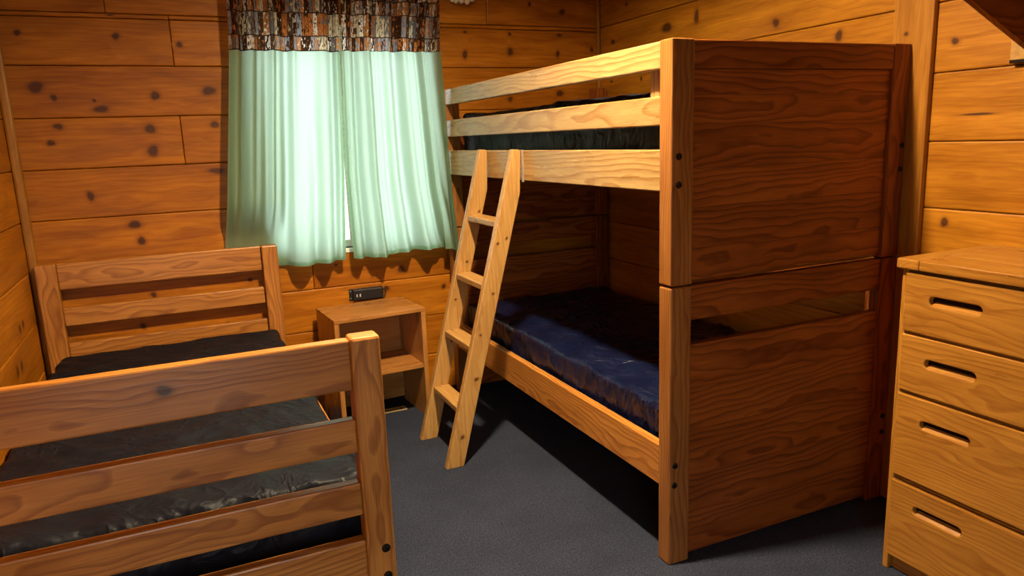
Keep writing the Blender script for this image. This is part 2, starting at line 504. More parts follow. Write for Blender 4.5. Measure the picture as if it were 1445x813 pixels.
KR = [(3.0611, 2.005, 0.0230, 0.0480), (3.3024, 1.9874, 0.0481, 0.0281), (3.6797, 2.1673, 0.0195, 0.0087), (3.8233, 1.9833, 0.0265, 0.0133), (2.5266, 1.895, 0.0250, 0.0300), (2.1889, 1.797, 0.0240, 0.0260), (3.5348, 1.75, 0.0125, 0.0125), (3.8427, 1.7601, 0.0133, 0.0088), (1.7061, 1.7147, 0.0173, 0.0116), (1.6068, 1.4721, 0.080, 0.0030), (1.692, 1.107, 0.0160, 0.0300)]

def courses():
    k = 0
    while True:
        z0 = ZOFF + PITCH*k
        z1 = z0 + PITCH
        if z0 > ZC - 0.02: return
        yield k, max(z0, 0.004), min(z1, ZC-0.004)
        k += 1

def plank_wall(name, axis, fixed, inward, span, openings, knots, joints, rand_knots=0.0, thick=0.022, mat='wall_old'):
    """A wall of horizontal boards with eased edges. axis: direction the boards run; fixed: where their face stands;
    inward: +1/-1 direction of the room; openings: (a0,a1,z0,z1); joints: {course: [positions of butt joints]}."""
    back = fixed - inward*thick
    def P(a, z, d):      # along, height, depth from the face (positive = into the wall)
        f = fixed - inward*d
        return (a, f, z) if axis == 'X' else (f, a, z)
    # backing with a real hole where the opening is
    bm = bmesh.new()
    cutsa = sorted({span[0]-0.12, span[1]+0.12, *[c for o in openings for c in o[:2]]})
    cutsz = sorted({-0.02, ZC+0.02, *[c for o in openings for c in o[2:]]})
    for i in range(len(cutsa)-1):
        for j in range(len(cutsz)-1):
            am, zm = (cutsa[i]+cutsa[i+1])/2, (cutsz[j]+cutsz[j+1])/2
            if any(o[0] < am < o[1] and o[2] < zm < o[3] for o in openings): continue
            p, q = Vector(P(cutsa[i], cutsz[j], thick)), Vector(P(cutsa[i+1], cutsz[j+1], thick+0.09))
            lo = [min(p[t], q[t]) for t in range(3)]
            hi = [max(p[t], q[t]) for t in range(3)]
            b2 = box_bm(lo, hi, 0)
            tmp = bpy.data.meshes.new('t'); b2.to_mesh(tmp); b2.free(); bm.from_mesh(tmp); bpy.data.meshes.remove(tmp)
    wall = struct(name, bm, M['backing'])
    nrm = Vector((0, inward, 0)) if axis == 'X' else Vector((inward, 0, 0))
    for k, z0, z1 in courses():
        segs = [(span[0], span[1])]
        bands = [(z0, z1)]
        zs = sorted({z0, z1, *[c for o in openings for c in o[2:] if z0+0.02 < c < z1-0.02]})
        for zi in range(len(zs)-1):
            za, zb = zs[zi], zs[zi+1]
            zm = (za+zb)/2
            cut = [o for o in openings if o[2] < zm < o[3]]
            pts = [span[0]] + sorted(joints.get(k, [])) + [span[1]]
            segs = [(pts[i], pts[i+1]) for i in range(len(pts)-1)]
            for o in cut:
                ns = []
                for s in segs:
                    if o[1] <= s[0] or o[0] >= s[1]: ns.append(s); continue
                    if s[0] < o[0]: ns.append((s[0], o[0]))
                    if s[1] > o[1]: ns.append((o[1], s[1]))
                segs = ns
            for (a0, a1) in segs:
                if a1 - a0 < 0.03: continue
                ks = []
                ea_ = Vector((1, 0, 0)) if axis == 'X' else Vector((0, 1, 0))
                mine = [q for q in knots if a0+q[2] < q[0] < a1-q[2] and za+q[3]*0.5 < q[1] < zb-q[3]*0.5]
                if rand_knots:
                    for _ in range(int((a1-a0)*rand_knots + rng.random())):
                        r = rng.uniform(0.010, 0.024)
                        if a1-a0 > 0.2 and zb-za > 0.12:
                            mine.append((rng.uniform(a0+0.06, a1-0.06), rng.uniform(za+0.05, zb-0.05), r*1.2, r))
                for q in mine:
                    rb = min(q[3], (min(q[1]-za, zb-q[1])-0.004)/2.1)
                    ks.append((P(q[0], q[1], 0), ea_*q[2]*0.85, Vector((0, 0, 1))*max(rb, 0.004), nrm))
                p, q = Vector(P(a0+0.0008, za+0.0012, 0)), Vector(P(a1-0.0008, zb-0.0012, thick-0.0005))
                lo = [min(p[t], q[t]) for t in range(3)]
                hi = [max(p[t], q[t]) for t in range(3)]
                board('plank', lo, hi, M[mat], wall, axis, 0.0055, ks)
    return wall

plank_wall('wall_back', 'X', YB, -1, (XL, XR), [WIN], KB, {8: [0.063], 6: [0.058], 9: [-0.2, 1.7], 3: [0.62]})
plank_wall('wall_right', 'Y', XR, -1, (YF, YB), [], KR, {k: [1.852] + ([0.5] if k % 2 else []) for k in range(12)}, mat='wall')
plank_wall('wall_left', 'Y', XL, 1, (YF, YB), [], [], {k: [rng.uniform(0.8, 3.4)] for k in range(12)}, 1.6)
plank_wall('wall_front', 'X', YF, 1, (XL, XR), [ADDED_DOOR], [], {}, 1.6)

def trim(name, lo, hi, bevel=0.005, knots=None):
    return tag(board(name, lo, hi, M['trim'], None, 'Z', bevel, knots), kind='structure')
trim('trim_1', (XR-0.0225, 1.775, 0.001), (XR-0.0005, 1.930, ZC-0.001), 0.004, [((XR-0.0225, 1.875, 1.76), Vector((0, 0.008, 0)), Vector((0, 0, 0.008)), Vector((-1, 0, 0)))])
trim('trim_2', (XR-0.024, YB-0.024, 0.001), (XR-0.0005, YB-0.0005, ZC-0.001), 0.009)
trim('trim_3', (XL+0.0005, YB-0.034, 0.001), (XL+0.040, YB-0.0005, ZC-0.001), 0.012)

def window(name, op, face, inward):
    x0, x1, z0, z1 = op
    w = empty(name, ((x0+x1)/2, face, z0))
    tag(w, kind='structure')
    inv = Matrix.Translation(-w.location)
    out = -inward
    def yb(a, b):   # depths outwards from the wall face
        p, q = face+out*a, face+out*b
        return min(p, q), max(p, q)
    def part(nm, xa, xb, a, b, za, zb, mat, bev=0.003):
        ya, yb_ = yb(a, b)
        o = finish(nm, box_bm((xa, ya, za), (xb, yb_, zb), bev), mat, w)
        o.matrix_parent_inverse = inv
        return o
    c = 0.055
    part('casing', x0-c, x0, -0.005, 0.0, z0-c, z1+c, M['trim'], 0.002)
    part('casing', x1, x1+c, -0.005, 0.0, z0-c, z1+c, M['trim'], 0.002)
    part('casing', x0, x1, -0.005, 0.0, z1, z1+c, M['trim'], 0.002)
    part('sill', x0+0.001, x1-0.001, -0.008, 0.10, z0-0.022, z0, M['white'])
    part('jamb', x0, x0+0.012, 0.0, 0.11, z0, z1, M['white'])
    part('jamb', x1-0.012, x1, 0.0, 0.11, z0, z1, M['white'])
    part('jamb', x0+0.012, x1-0.012, 0.0, 0.11, z1-0.012, z1, M['white'])
    xm = (x0+x1)/2
    for (a, b) in ((x0+0.012, xm), (xm, x1-0.012)):
        for (xa, xb, za, zb) in ((a, a+0.035, z0, z1-0.012), (b-0.035, b, z0, z1-0.012), (a+0.035, b-0.035, z0, z0+0.04), (a+0.035, b-0.035, z1-0.052, z1-0.012)):
            part('sash_bar', xa, xb, 0.055, 0.085, za, zb, M['white'])
        part('pane', a+0.033, b-0.033, 0.068, 0.072, z0+0.038, z1-0.05, M['glass'], 0.0)
    return w
window('window_1', WIN, YB, -1)
added_door = tag(empty('added_door_1', ((ADDED_DOOR[0]+ADDED_DOOR[1])/2, YF, 0)), kind='structure')  # frame of the added opening that lets daylight onto the footboard
for nm, lo, hi in (('casing', (ADDED_DOOR[0]-0.07, YF, 0.0), (ADDED_DOOR[0], YF+0.018, 2.07)), ('casing', (ADDED_DOOR[1], YF, 0.0), (ADDED_DOOR[1]+0.07, YF+0.018, 2.07)),
                   ('casing', (ADDED_DOOR[0], YF, 2.00), (ADDED_DOOR[1], YF+0.018, 2.07)), ('jamb', (ADDED_DOOR[0], YF-0.112, 0.0), (ADDED_DOOR[0]+0.018, YF, 2.0)),
                   ('jamb', (ADDED_DOOR[1]-0.018, YF-0.112, 0.0), (ADDED_DOOR[1], YF, 2.0)), ('threshold', (ADDED_DOOR[0]+0.018, YF-0.112, 0.0005), (ADDED_DOOR[1]-0.018, YF, 0.012))):
    o = board(nm, lo, hi, M['trim'], added_door, None, 0.003)
    o.matrix_parent_inverse = Matrix.Translation(-added_door.location)

# ------------------------------------------------------------------ ceiling lamp
lamp = tag(empty('ceiling_lamp', (LAMP[0], LAMP[1], ZC)), 'small round white downlight with a dark baffle on the ceiling', 'lamp')
inv = Matrix.Translation(-lamp.location)
for nm, prof, mt in (('housing', [(0.098, -0.0005), (0.098, -0.050), (0.092, -0.058), (0.070, -0.058), (0.070, -0.004), (0.02, -0.004)], 'white'),
                     ('baffle', [(0.0695, -0.0575), (0.066, -0.0575), (0.066, -0.020), (0.0695, -0.020), (0.0695, -0.0575)], 'blackp'),
                     ('diffuser', [(0.064, -0.020), (0.064, -0.034), (0.04, -0.0355), (0.005, -0.036)], 'bulb')):
    o = finish(nm, lathe_bm(prof[::-1], (LAMP[0], LAMP[1], ZC), 'Z', 24, nm != 'baffle'), M[mt], lamp)
    o.matrix_parent_inverse = inv

# ------------------------------------------------------------------ mattresses
def mattress(name, lo, hi, mat, label, amp=0.006, seed=0.0, lift=None, r=0.035, step=0.02):
    """A soft box with rounded edges whose cover is pulled into creases."""
    lo, hi = Vector(lo), Vector(hi)
    dim = hi - lo
    nn = [max(3, int(dim.x/step)), max(3, int(dim.y/step)), max(4, int(dim.z/(step*1.2)))]
    bm = bmesh.new()
    cache = {}
    def V(i, j, k):
        if (i, j, k) not in cache: cache[(i, j, k)] = bm.verts.new((i, j, k))
        return cache[(i, j, k)]
    X, Y, Z = nn
    for i in range(X):
        for j in range(Y):
            bm.faces.new((V(i, j, 0), V(i, j+1, 0), V(i+1, j+1, 0), V(i+1, j, 0)))
            bm.faces.new((V(i, j, Z), V(i+1, j, Z), V(i+1, j+1, Z), V(i, j+1, Z)))
    for i in range(X):
        for k in range(Z):
            bm.faces.new((V(i, 0, k), V(i+1, 0, k), V(i+1, 0, k+1), V(i, 0, k+1)))
            bm.faces.new((V(i, Y, k), V(i, Y, k+1), V(i+1, Y, k+1), V(i+1, Y, k)))
    for j in range(Y):
        for k in range(Z):
            bm.faces.new((V(0, j, k), V(0, j, k+1), V(0, j+1, k+1), V(0, j+1, k)))
            bm.faces.new((V(X, j, k), V(X, j+1, k), V(X, j+1, k+1), V(X, j, k+1)))
    def ease(t): return t
    for (i, j, k), v in cache.items():
        t = Vector((i/X, j/Y, k/Z))
        p = Vector((lo.x+dim.x*t.x, lo.y+dim.y*t.y, lo.z+dim.z*t.z))
        core = Vector([min(max(p[a], lo[a]+r), hi[a]-r) for a in range(3)])
        d = p-core
        n_ = d.normalized() if d.length > 1e-6 else Vector((0, 0, 1))
        p = core + n_*r
        q = p + Vector((seed, seed*1.7, 0))
        wv = Vector((noise.noise(q*2.3), noise.noise(q*2.3+Vector((7, 3, 1))), noise.noise(q*2.3+Vector((1, 9, 4)))))*0.35
        a = q*4.2 + wv*2.2
        rdg = (1-abs(noise.noise(Vector((a.x+a.y*0.55, a.y*0.8-a.x*0.25, a.z)))))**5
        b = q*9.0 + wv*4
        rd2 = (1-abs(noise.noise(Vector((b.x*0.7+b.y*0.5, b.y, b.z*0.4)))))**4
        soft = noise.noise(q*1.8)
        msk = 0.45 + 0.75*max(0, noise.noise(q*1.3+Vector((3, 3, 3)))+0.25)
        h = amp*(2.2*rdg*msk + 1.0*rd2*msk + 0.9*soft) - amp*2.0
        # the middle of the top swells a little
        if n_.z > 0.5:
            h += 0.010*math.sin(math.pi*t.x)*math.sin(math.pi*t.y)
            if lift: h += lift(t.x, t.y)
        if n_.z < -0.5: h = 0
        v.co = p + n_*h
    return tag(finish(name, bm, mat, None, (0, 1, 0), (1, 0, 0), smooth=True), label, 'mattress')

# ------------------------------------------------------------------ single bed on the left
bed = tag(empty('single_bed', (-0.10, 2.88, 0)), 'brown slatted single bed frame against the left wall', 'bed')
def bp(name, lo, hi, mat='bed', grain=None, bevel=0.005, par=None, slope=None, knots=None):
    o = board(name, lo, hi, M[mat], par or bed, grain, bevel, slope=slope, knots=knots)
    o.matrix_parent_inverse = Matrix.Translation(-(par or bed).location)
    return o
PX = ((-0.630, -0.545), (0.360, 0.438))
for (x0, x1) in PX:
    bp('post', (x0, 1.822, 0.0), (x1, 1.888, 0.962), bevel=0.008, slope=0.02)
    bp('post', (x0, 3.888, 0.0), (x1, 3.948, 0.960), bevel=0.006, slope=0.015)
for (z0, z1) in ((0.822, 0.957), (0.647, 0.740), (0.467, 0.561), (0.250, 0.393)):
    kk = [((-0.08, 1.832, 0.90), Vector((0.02, 0, 0)), Vector((0, 0, 0.014)), Vector((0, -1, 0)))] if z0 > 0.8 else None
    bp('footboard_rail', (PX[0][1], 1.832, z0), (PX[1][0], 1.868, z1), knots=kk)
for (z0, z1) in ((0.834, 0.958), (0.660, 0.746), (0.478, 0.577), (0.300, 0.400)):
    bp('headboard_rail', (PX[0][1], 3.914, z0), (PX[1][0], 3.942, z1))
for x0 in (-0.630, 0.410):
    bp('side_rail', (x0, 1.888, 0.272), (x0+0.028, 3.888, 0.412))
for k in range(9):
    y = 2.0 + k*0.215
    bp('slat', (-0.602, y, 0.318), (0.410, y+0.09, 0.336), bevel=0.003)
for (x, z) in ((0.411, 0.359), (0.411, 0.276), (-0.606, 0.359), (-0.606, 0.276)):
    o = bolt(bed, (x, 1.822, z), 'Y', -1, 0.0125)
    o.matrix_parent_inverse = Matrix.Translation(-bed.location)
mattress('mattress', (-0.592, 1.925, 0.337), (0.402, 3.845, 0.548), M['black'], 'black vinyl mattress on the slatted single bed', 0.008, 3.0)

# ------------------------------------------------------------------ bunk bed on the right
bunk = tag(empty('bunk_bed', (1.895, 2.885, 0)), 'tall pine bunk bed with solid red-brown end panels', 'bunk bed')
def bk(name, lo, hi, mat='endw', grain=None, bevel=0.004, slope=None, knots=None):
    return bp(name, lo, hi, mat, grain, bevel, bunk, slope, knots)
BX0, BX1, BY0, BY1 = 1.380, 2.406, 1.848, 3.925
LX = (BX0, BX0+0.083)
RX = (BX1-0.083, BX1)
PD = 0.063
for (xa, xb) in (LX, RX):
    for (ya, yb) in ((BY0, BY0+PD), (BY1-PD, BY1)):
        m_ = 'post' if xa < 1.6 else 'endw'
        mu = 'post' if xa < 1.6 else 'endw'
        bk('lower_post', (xa, ya, 0.0), (xb, yb, 0.967), m_, bevel=0.006, slope=0.02)
        bk('upper_post', (xa, ya, 0.973), (xb, yb, 1.724), mu, bevel=0.004, slope=0.02)
# near end: framed panels of edge-jointed boards
ix0, ix1 = LX[1], RX[0]
bk('top_rail', (ix0, BY0+0.002, 1.638), (ix1, BY0+0.048, 1.722))
zs = [0.983, 1.085, 1.215, 1.335, 1.470, 1.560, 1.637]
for i in range(6):
    bk('panel_board', (ix0, BY0+0.014, zs[i]+0.0002), (ix1, BY0+0.036, zs[i+1]-0.0002), bevel=0.0008)
bk('cross_rail', (ix0, BY0+0.004, 0.852), (ix1, BY0+0.046, 0.967))
zs = [0.022, 0.165, 0.310, 0.470, 0.620, 0.769]
for i in range(5):
    bk('panel_board', (ix0, BY0+0.008, zs[i]+0.0002), (ix1, BY0+0.038, zs[i+1]-0.0002), bevel=0.0008)
# far end
fy = BY1-PD
for (z0, z1, nm) in ((0.852, 0.967, 'cross_rail'), (1.42, 1.53, 'cross_rail'), (1.27, 1.40, 'cross_rail')):
    bk(nm, (ix0, fy+0.010, z0), (ix1, fy+0.050, z1))
zs = [0.022, 0.165, 0.310, 0.470, 0.620, 0.769]
for i in range(5):
    bk('panel_board', (ix0, fy+0.016, zs[i]+0.0002), (ix1, fy+0.040, zs[i+1]-0.0002), bevel=0.0008)
zs = [0.983, 1.08, 1.18, 1.27]
for i in range(3):
    bk('panel_board', (ix0, fy+0.016, zs[i]+0.0002), (ix1, fy+0.040, zs[i+1]-0.0002), bevel=0.0008)
# long rails
ya, yb = BY0+PD, BY1-PD
for (nm, z0, z1) in (('guard_rail', 1.641, 1.722), ('guard_rail', 1.471, 1.560), ('bed_rail', 1.268, 1.398), ('bed_rail', 0.272, 0.417)):
    bk(nm, (BX0+0.004, ya, z0), (BX0+0.038, yb, z1), 'rail' if z0 > 1 else 'bed', slope=rng.choice((-0.035, 0.035)))
for (nm, z0, z1) in (('bed_rail', 1.268, 1.398), ('bed_rail', 0.272, 0.417)):
    bk(nm, (BX1-0.038, ya, z0), (BX1-0.004, yb, z1), 'bed')
bk('guard_cleat', (BX0+0.0385, 1.955, 1.471), (BX0+0.068, 2.015, 1.715), 'rail')
for k in range(9):
    y = ya + 0.07 + k*0.22
    for z in (0.300, 1.318):
        bk('slat', (BX0+0.038, y, z), (BX1-0.038, y+0.09, z+0.018), bevel=0.003)
for (x, z) in ((1.407, 1.377), (1.407, 1.291), (1.402, 0.362), (1.400, 0.292), (2.388, 1.374), (2.388, 1.291), (2.384, 0.345), (2.384, 0.28)):
    o = bolt(bunk, (x, BY0, z), 'Y', -1, 0.011)
    o.matrix_parent_inverse = Matrix.Translation(-bunk.location)
mattress('mattress', (1.425, 1.930, 0.319), (2.362, 3.840, 0.540), M['navy'], 'navy blue vinyl mattress on the lower bunk', 0.011, 11.0)
def up_lift(a, b):
    return 0.020*math.exp(-((a-0.75)/0.35)**2-((b-0.12)/0.2)**2) + 0.014*math.exp(-((a-0.06)/0.10)**2-((b-0.97)/0.05)**2)
mattress('mattress', (1.453, 1.930, 1.337), (2.362, 3.840, 1.590), M['black'], 'black vinyl mattress on the upper bunk behind the guard rails', 0.006, 23.0, up_lift)

# ------------------------------------------------------------------ ladder
lad = tag(empty('bunk_ladder', (1.1, 3.11, 0)), 'leaning yellow pine ladder hooked on the upper bunk rail', 'ladder')
linv = Matrix.Translation(-lad.location)
prof = [(0.960, 0.0), (1.044, 0.0), (1.372, 1.215), (1.3795, 1.392), (1.372, 1.402), (1.342, 1.404)]
def lx(z): return 0.960 + (1.342-0.960)*z/1.404
sd = Vector((0.382, 0, 1.404)).normalized()
for y0 in (2.920, 3.292):
    bm = bmesh.new()
    kl = bm.verts.layers.float.new('knot')
    a = [bm.verts.new((x, y0, z)) for x, z in prof]
    b = [bm.verts.new((x, y0+0.036, z)) for x, z in prof]
    bm.faces.new(a); bm.faces.new(b[::-1])
    for i in range(len(a)):
        j = (i+1) % len(a)
        bm.faces.new((a[i], b[i], b[j], a[j]))
    bmesh.ops.recalc_face_normals(bm, faces=list(bm.faces))
    bmesh.ops.bevel(bm, geom=list(bm.edges), offset=0.004, segments=2, affect='EDGES', profile=0.5)
    side = sd.cross(Vector((0, 1, 0)))
    for (t, s, rr) in ((0.14, 0.045, 0.010), (0.40, 0.055, 0.010), (0.78, 0.05, 0.007), (1.00, 0.022, 0.007), (1.02, 0.06, 0.007), (0.60, 0.03, 0.006)):
        t2 = t + (0.0 if y0 < 3 else 0.09)
        add_knot(bm, Vector((lx(t2)+s, y0, t2)), sd*rr, Vector((1, 0, 0))*rr, Vector((0, -1, 0)))
    o = finish('ladder_rail', bm, M['ladder'], lad, sd, (1, 0, 0), slope=0.01)
    o.matrix_parent_inverse = linv
for z in (0.270, 0.545, 0.820, 1.095):
    x = lx(z)
    o = board('rung', (x+0.004, 2.956, z-0.030), (x+0.086, 3.292, z), M['ladder'], lad, 'Y', 0.006)
    o.matrix_parent_inverse = linv
o = finish('hook_plate', box_bm((1.3805, 2.900, 1.262), (1.3835, 2.9195, 1.400), 0.0008), M['steel'], lad)
o.matrix_parent_inverse = linv

# ------------------------------------------------------------------ nightstand under the window
ns = empty('nightstand', (0.630, 3.548, 0))
ns.rotation_euler = (0, 0, math.radians(4.0))
tag(ns, 'open brown wooden nightstand with one shelf, under the window', 'nightstand')
w_, d_, h_ = 0.482, 0.355, 0.602
for nm, lo, hi, g in (('side_panel', (0, 0, 0), (0.024, d_, h_-0.019), 'Z'), ('side_panel', (w_-0.024, 0, 0), (w_, d_, h_-0.019), 'Z'),
                      ('top', (-0.001, -0.002, h_-0.019), (w_+0.001, d_, h_), 'X'),
                      ('shelf', (0.024, 0.004, 0.279), (w_-0.024, d_-0.010, 0.300), 'X'),
                      ('back_panel', (0.024, d_-0.010, 0.02), (w_-0.024, d_-0.002, h_-0.019), 'X')):
    board(nm, lo, hi, M['stand'], ns, g, 0.002)

# tan metal register on the carpet below the stand
reg = tag(empty('floor_register', (0.95, 3.775, 0.0)), 'tan metal floor register lying under the nightstand', 'floor vent')
for nm, lo, hi in (('rim', (-0.11, -0.028, 0.0), (0.075, -0.018, 0.006)), ('rim', (-0.11, 0.018, 0.0), (0.075, 0.028, 0.006)),
                   ('rim', (-0.11, -0.018, 0.0), (-0.098, 0.018, 0.006)), ('rim', (0.055, -0.018, 0.0), (0.075, 0.018, 0.006)),
                   *[('louvre', (-0.094+0.014*i, -0.018, 0.001), (-0.085+0.014*i, 0.018, 0.0045)) for i in range(10)]):
    finish(nm, box_bm(lo, hi, 0.0008), M['brass'], reg)

# black outlet strip screwed to the wall
out = tag(empty('outlet_strip', (0.898, YB, 0.635)), 'black outlet strip screwed to the wall above the nightstand', 'power strip')
finish('body', box_bm((-0.078, -0.036, -0.030), (0.090, -0.0005, 0.030), 0.005), M['blackp'], out)
finish('mounting_plate', box_bm((-0.096, -0.006, -0.032), (0.094, -0.0004, 0.032), 0.001), M['blackp'], out)
for x in (-0.062, -0.044):
    finish('usb_port', box_bm((x, -0.0372, -0.010), (x+0.006, -0.0355, 0.006), 0.0004), M['slot'], out)
for z in (-0.02, 0.02):
    finish('screw', lathe_bm([(0.0035, 0), (0.003, -0.0015), (0.001, -0.002)], (-0.088, -0.006, z), 'Y', 10), M['steel'], out)
pts = []
for i in range(15):
    t = i/14*math.pi*1.5 - math.pi*0.5
    pts.append((0.086+0.022*math.cos(t), -0.016, -0.004+0.022*math.sin(t)))
finish('cord', tube_bm(pts, 0.003), M['blackp'], out, smooth=True)

# ------------------------------------------------------------------ dresser on the right
dr = tag(empty('dresser', (2.2, 1.14, 0)), 'golden pine chest of four drawers with slot pulls, by the right wall', 'dresser')
dinv = Matrix.Translation(-dr.location)
DX, DY0, DY1 = 2.000, 0.770, 1.520
def dp(name, lo, hi, par=dr, grain=None, bevel=0.003, mat='dresser'):
    o = board(name, lo, hi, M[mat], par, grain, bevel)
    if par is dr: o.matrix_parent_inverse = dinv
    return o
dp('side_panel', (DX+0.008, DY1-0.020, 0.0), (XR-0.006, DY1, 1.016), grain='Z')
dp('side_panel', (DX+0.008, DY0, 0.0), (XR-0.006, DY0+0.020, 1.016), grain='Z')
dp('back_panel', (XR-0.016, DY0+0.020, 0.03), (XR-0.006, DY1-0.020, 1.016), grain='Z')
dp('top', (DX-0.010, DY0-0.010, 1.016), (XR-0.004, DY0+0.065, 1.048), grain='X', bevel=0.005)
dp('top', (DX-0.010, DY1-0.065, 1.016), (XR-0.004, DY1+0.010, 1.048), grain='X', bevel=0.005)
tw = (XR-0.004-(DX-0.010))/3
for i in range(3):
    dp('top', (DX-0.010+tw*i, DY0+0.065, 1.016), (DX-0.010+tw*(i+1), DY1-0.065, 1.048), grain='Y', bevel=0.002 if i else 0.004)
dp('kick_board', (DX+0.030, DY0+0.020, 0.0), (DX+0.048, DY1-0.020, 0.055))
for z in (0.055, 0.331, 0.624, 0.817, 1.008):
    dp('divider', (DX+0.020, DY0+0.020, z-0.008), (XR-0.020, DY1-0.020, z))
def drawer(z0, z1, zp):
    """Drawer front with two routed finger slots cut through it, and the tray behind."""
    bm = bmesh.new()
    bm.verts.layers.float.new('knot')
    y0, y1 = DY0+0.018, DY1-0.018
    x = DX
    loops = [[(y0, z0), (y1, z0), (y1, z1), (y0, z1)]]
    L, Hh = 0.160, 0.029
    for yc in (1.341, DY0+DY1-1.341):
        pts = []
        for i in range(9):
            t = math.pi/2 + math.pi*i/8
            pts.append((yc-L/2+Hh/2+Hh/2*math.cos(t), zp+Hh/2*math.sin(t)))
        for i in range(9):
            t = -math.pi/2 + math.pi*i/8
            pts.append((yc+L/2-Hh/2+Hh/2*math.cos(t), zp+Hh/2*math.sin(t)))
        loops.append(pts)
    edges = []
    for lp in loops:
        vs_ = [bm.verts.new((x, a, b)) for a, b in lp]
        for i in range(len(vs_)): edges.append(bm.edges.new((vs_[i], vs_[(i+1) % len(vs_)])))
    r = bmesh.ops.triangle_fill(bm, use_beauty=True, use_dissolve=False, edges=edges)
    faces = [f for f in bm.faces]
    ex = bmesh.ops.extrude_face_region(bm, geom=faces)
    for v in [e for e in ex['geom'] if isinstance(e, bmesh.types.BMVert)]: v.co.x += 0.020
    bmesh.ops.recalc_face_normals(bm, faces=list(bm.faces))
    be = []
    for e in bm.edges:
        if len(e.link_faces) == 2 and abs(e.link_faces[0].normal.dot(e.link_faces[1].normal)) < 0.2 and all(abs(v.co.x-x) < 1e-5 for v in e.verts):
            be.append(e)
    bmesh.ops.bevel(bm, geom=be, offset=0.0035, segments=2, affect='EDGES', profile=0.5)
    o = finish('drawer', bm, M['dresser'], dr, (0, 1, 0), (0, 0, 1))
    o.matrix_parent_inverse = dinv
    tb = finish('tray', box_bm((DX+0.0605, y0+0.02, z0+0.022), (DX+0.34, y1-0.02, z1-0.03), 0.002), M['backing'], o)
    for yc in (1.341, DY0+DY1-1.341):
        # finger lip in the lower half of each slot, sloping back
        b2 = bmesh.new()
        q = [(DX+0.002, zp-Hh/2+0.0005), (DX+0.0205, zp-Hh/2+0.0005), (DX+0.0205, zp-Hh/2+0.012)]
        A = [b2.verts.new((a, yc-L/2+0.008, b)) for a, b in q]
        B = [b2.verts.new((a, yc+L/2-0.008, b)) for a, b in q]
        b2.faces.new(A); b2.faces.new(B[::-1])
        for i in range(3): b2.faces.new((A[i], B[i], B[(i+1) % 3], A[(i+1) % 3]))
        bmesh.ops.recalc_face_normals(b2, faces=list(b2.faces))
        finish('finger_pull', b2, M['dresser'], o, (0, 1, 0), (1, 0, 0))
for (z0, z1, zp) in ((0.822, 1.006, 0.929), (0.632, 0.812, 0.734), (0.344, 0.620, 0.538), (0.058, 0.325, 0.250)):
    drawer(z0, z1, zp)

# ------------------------------------------------------------------ wall shelf above the dresser
sh = tag(empty('wall_shelf', (XR, 1.1, 1.95)), 'brown wall shelf on a triangular gusset above the dresser', 'shelf')
sinv = Matrix.Translation(-sh.location)
o = board('shelf_board', (XR-0.46, 0.45, 1.960), (XR-0.001, 1.480, 1.982), M['stand'], sh, 'Y', 0.003); o.matrix_parent_inverse = sinv
for y in (1.452, 0.50):
    bm = bmesh.new()
    bm.verts.layers.float.new('knot')
    q = [(XR-0.001, 1.655), (XR-0.001, 1.9595), (XR-0.45, 1.9595), (XR-0.45, 1.845), (XR-0.40, 1.829)]
    A = [bm.verts.new((a, y, b)) for a, b in q]
    B = [bm.verts.new((a, y+0.020, b)) for a, b in q]
    bm.faces.new(A); bm.faces.new(B[::-1])
    for i in range(5): bm.faces.new((A[i], B[i], B[(i+1) % 5], A[(i+1) % 5]))
    bmesh.ops.recalc_face_normals(bm, faces=list(bm.faces))
    o = finish('gusset', bm, M['endw'], sh, (1, 0, 0), (0, 0, 1)); o.matrix_parent_inverse = sinv
    o = finish('bracket_plate', box_bm((XR-0.004, y+0.0205, 1.632), (XR-0.0006, y+0.066, 1.705), 0.001), M['tanplate'], sh); o.matrix_parent_inverse = sinv
    o = finish('bracket_lip', box_bm((XR-0.022, y-0.004, 1.622), (XR-0.0006, y+0.056, 1.632), 0.001), M['bolt'], sh); o.matrix_parent_inverse = sinv
    o = finish('screw', lathe_bm([(0.004, 0), (0.0035, -0.0015), (0.001, -0.002)], (XR-0.004, y+0.048, 1.688), 'X', 10), M['bolt'], sh); o.matrix_parent_inverse = sinv

# ------------------------------------------------------------------ curtains
CY = 3.868
def lerp_table(t, tab):
    for i in range(len(tab)-1):
        (a, va), (b, vb) = tab[i], tab[i+1]
        if (t-a)*(t-b) <= 0:
            return va + (vb-va)*(t-a)/(b-a) if b != a else va
    return tab[0][1] if abs(t-tab[0][0]) < abs(t-tab[-1][0]) else tab[-1][1]

def sstep(a, b, x):
    t = min(1.0, max(0.0, (x-a)/(b-a)))
    return t*t*(3-2*t)

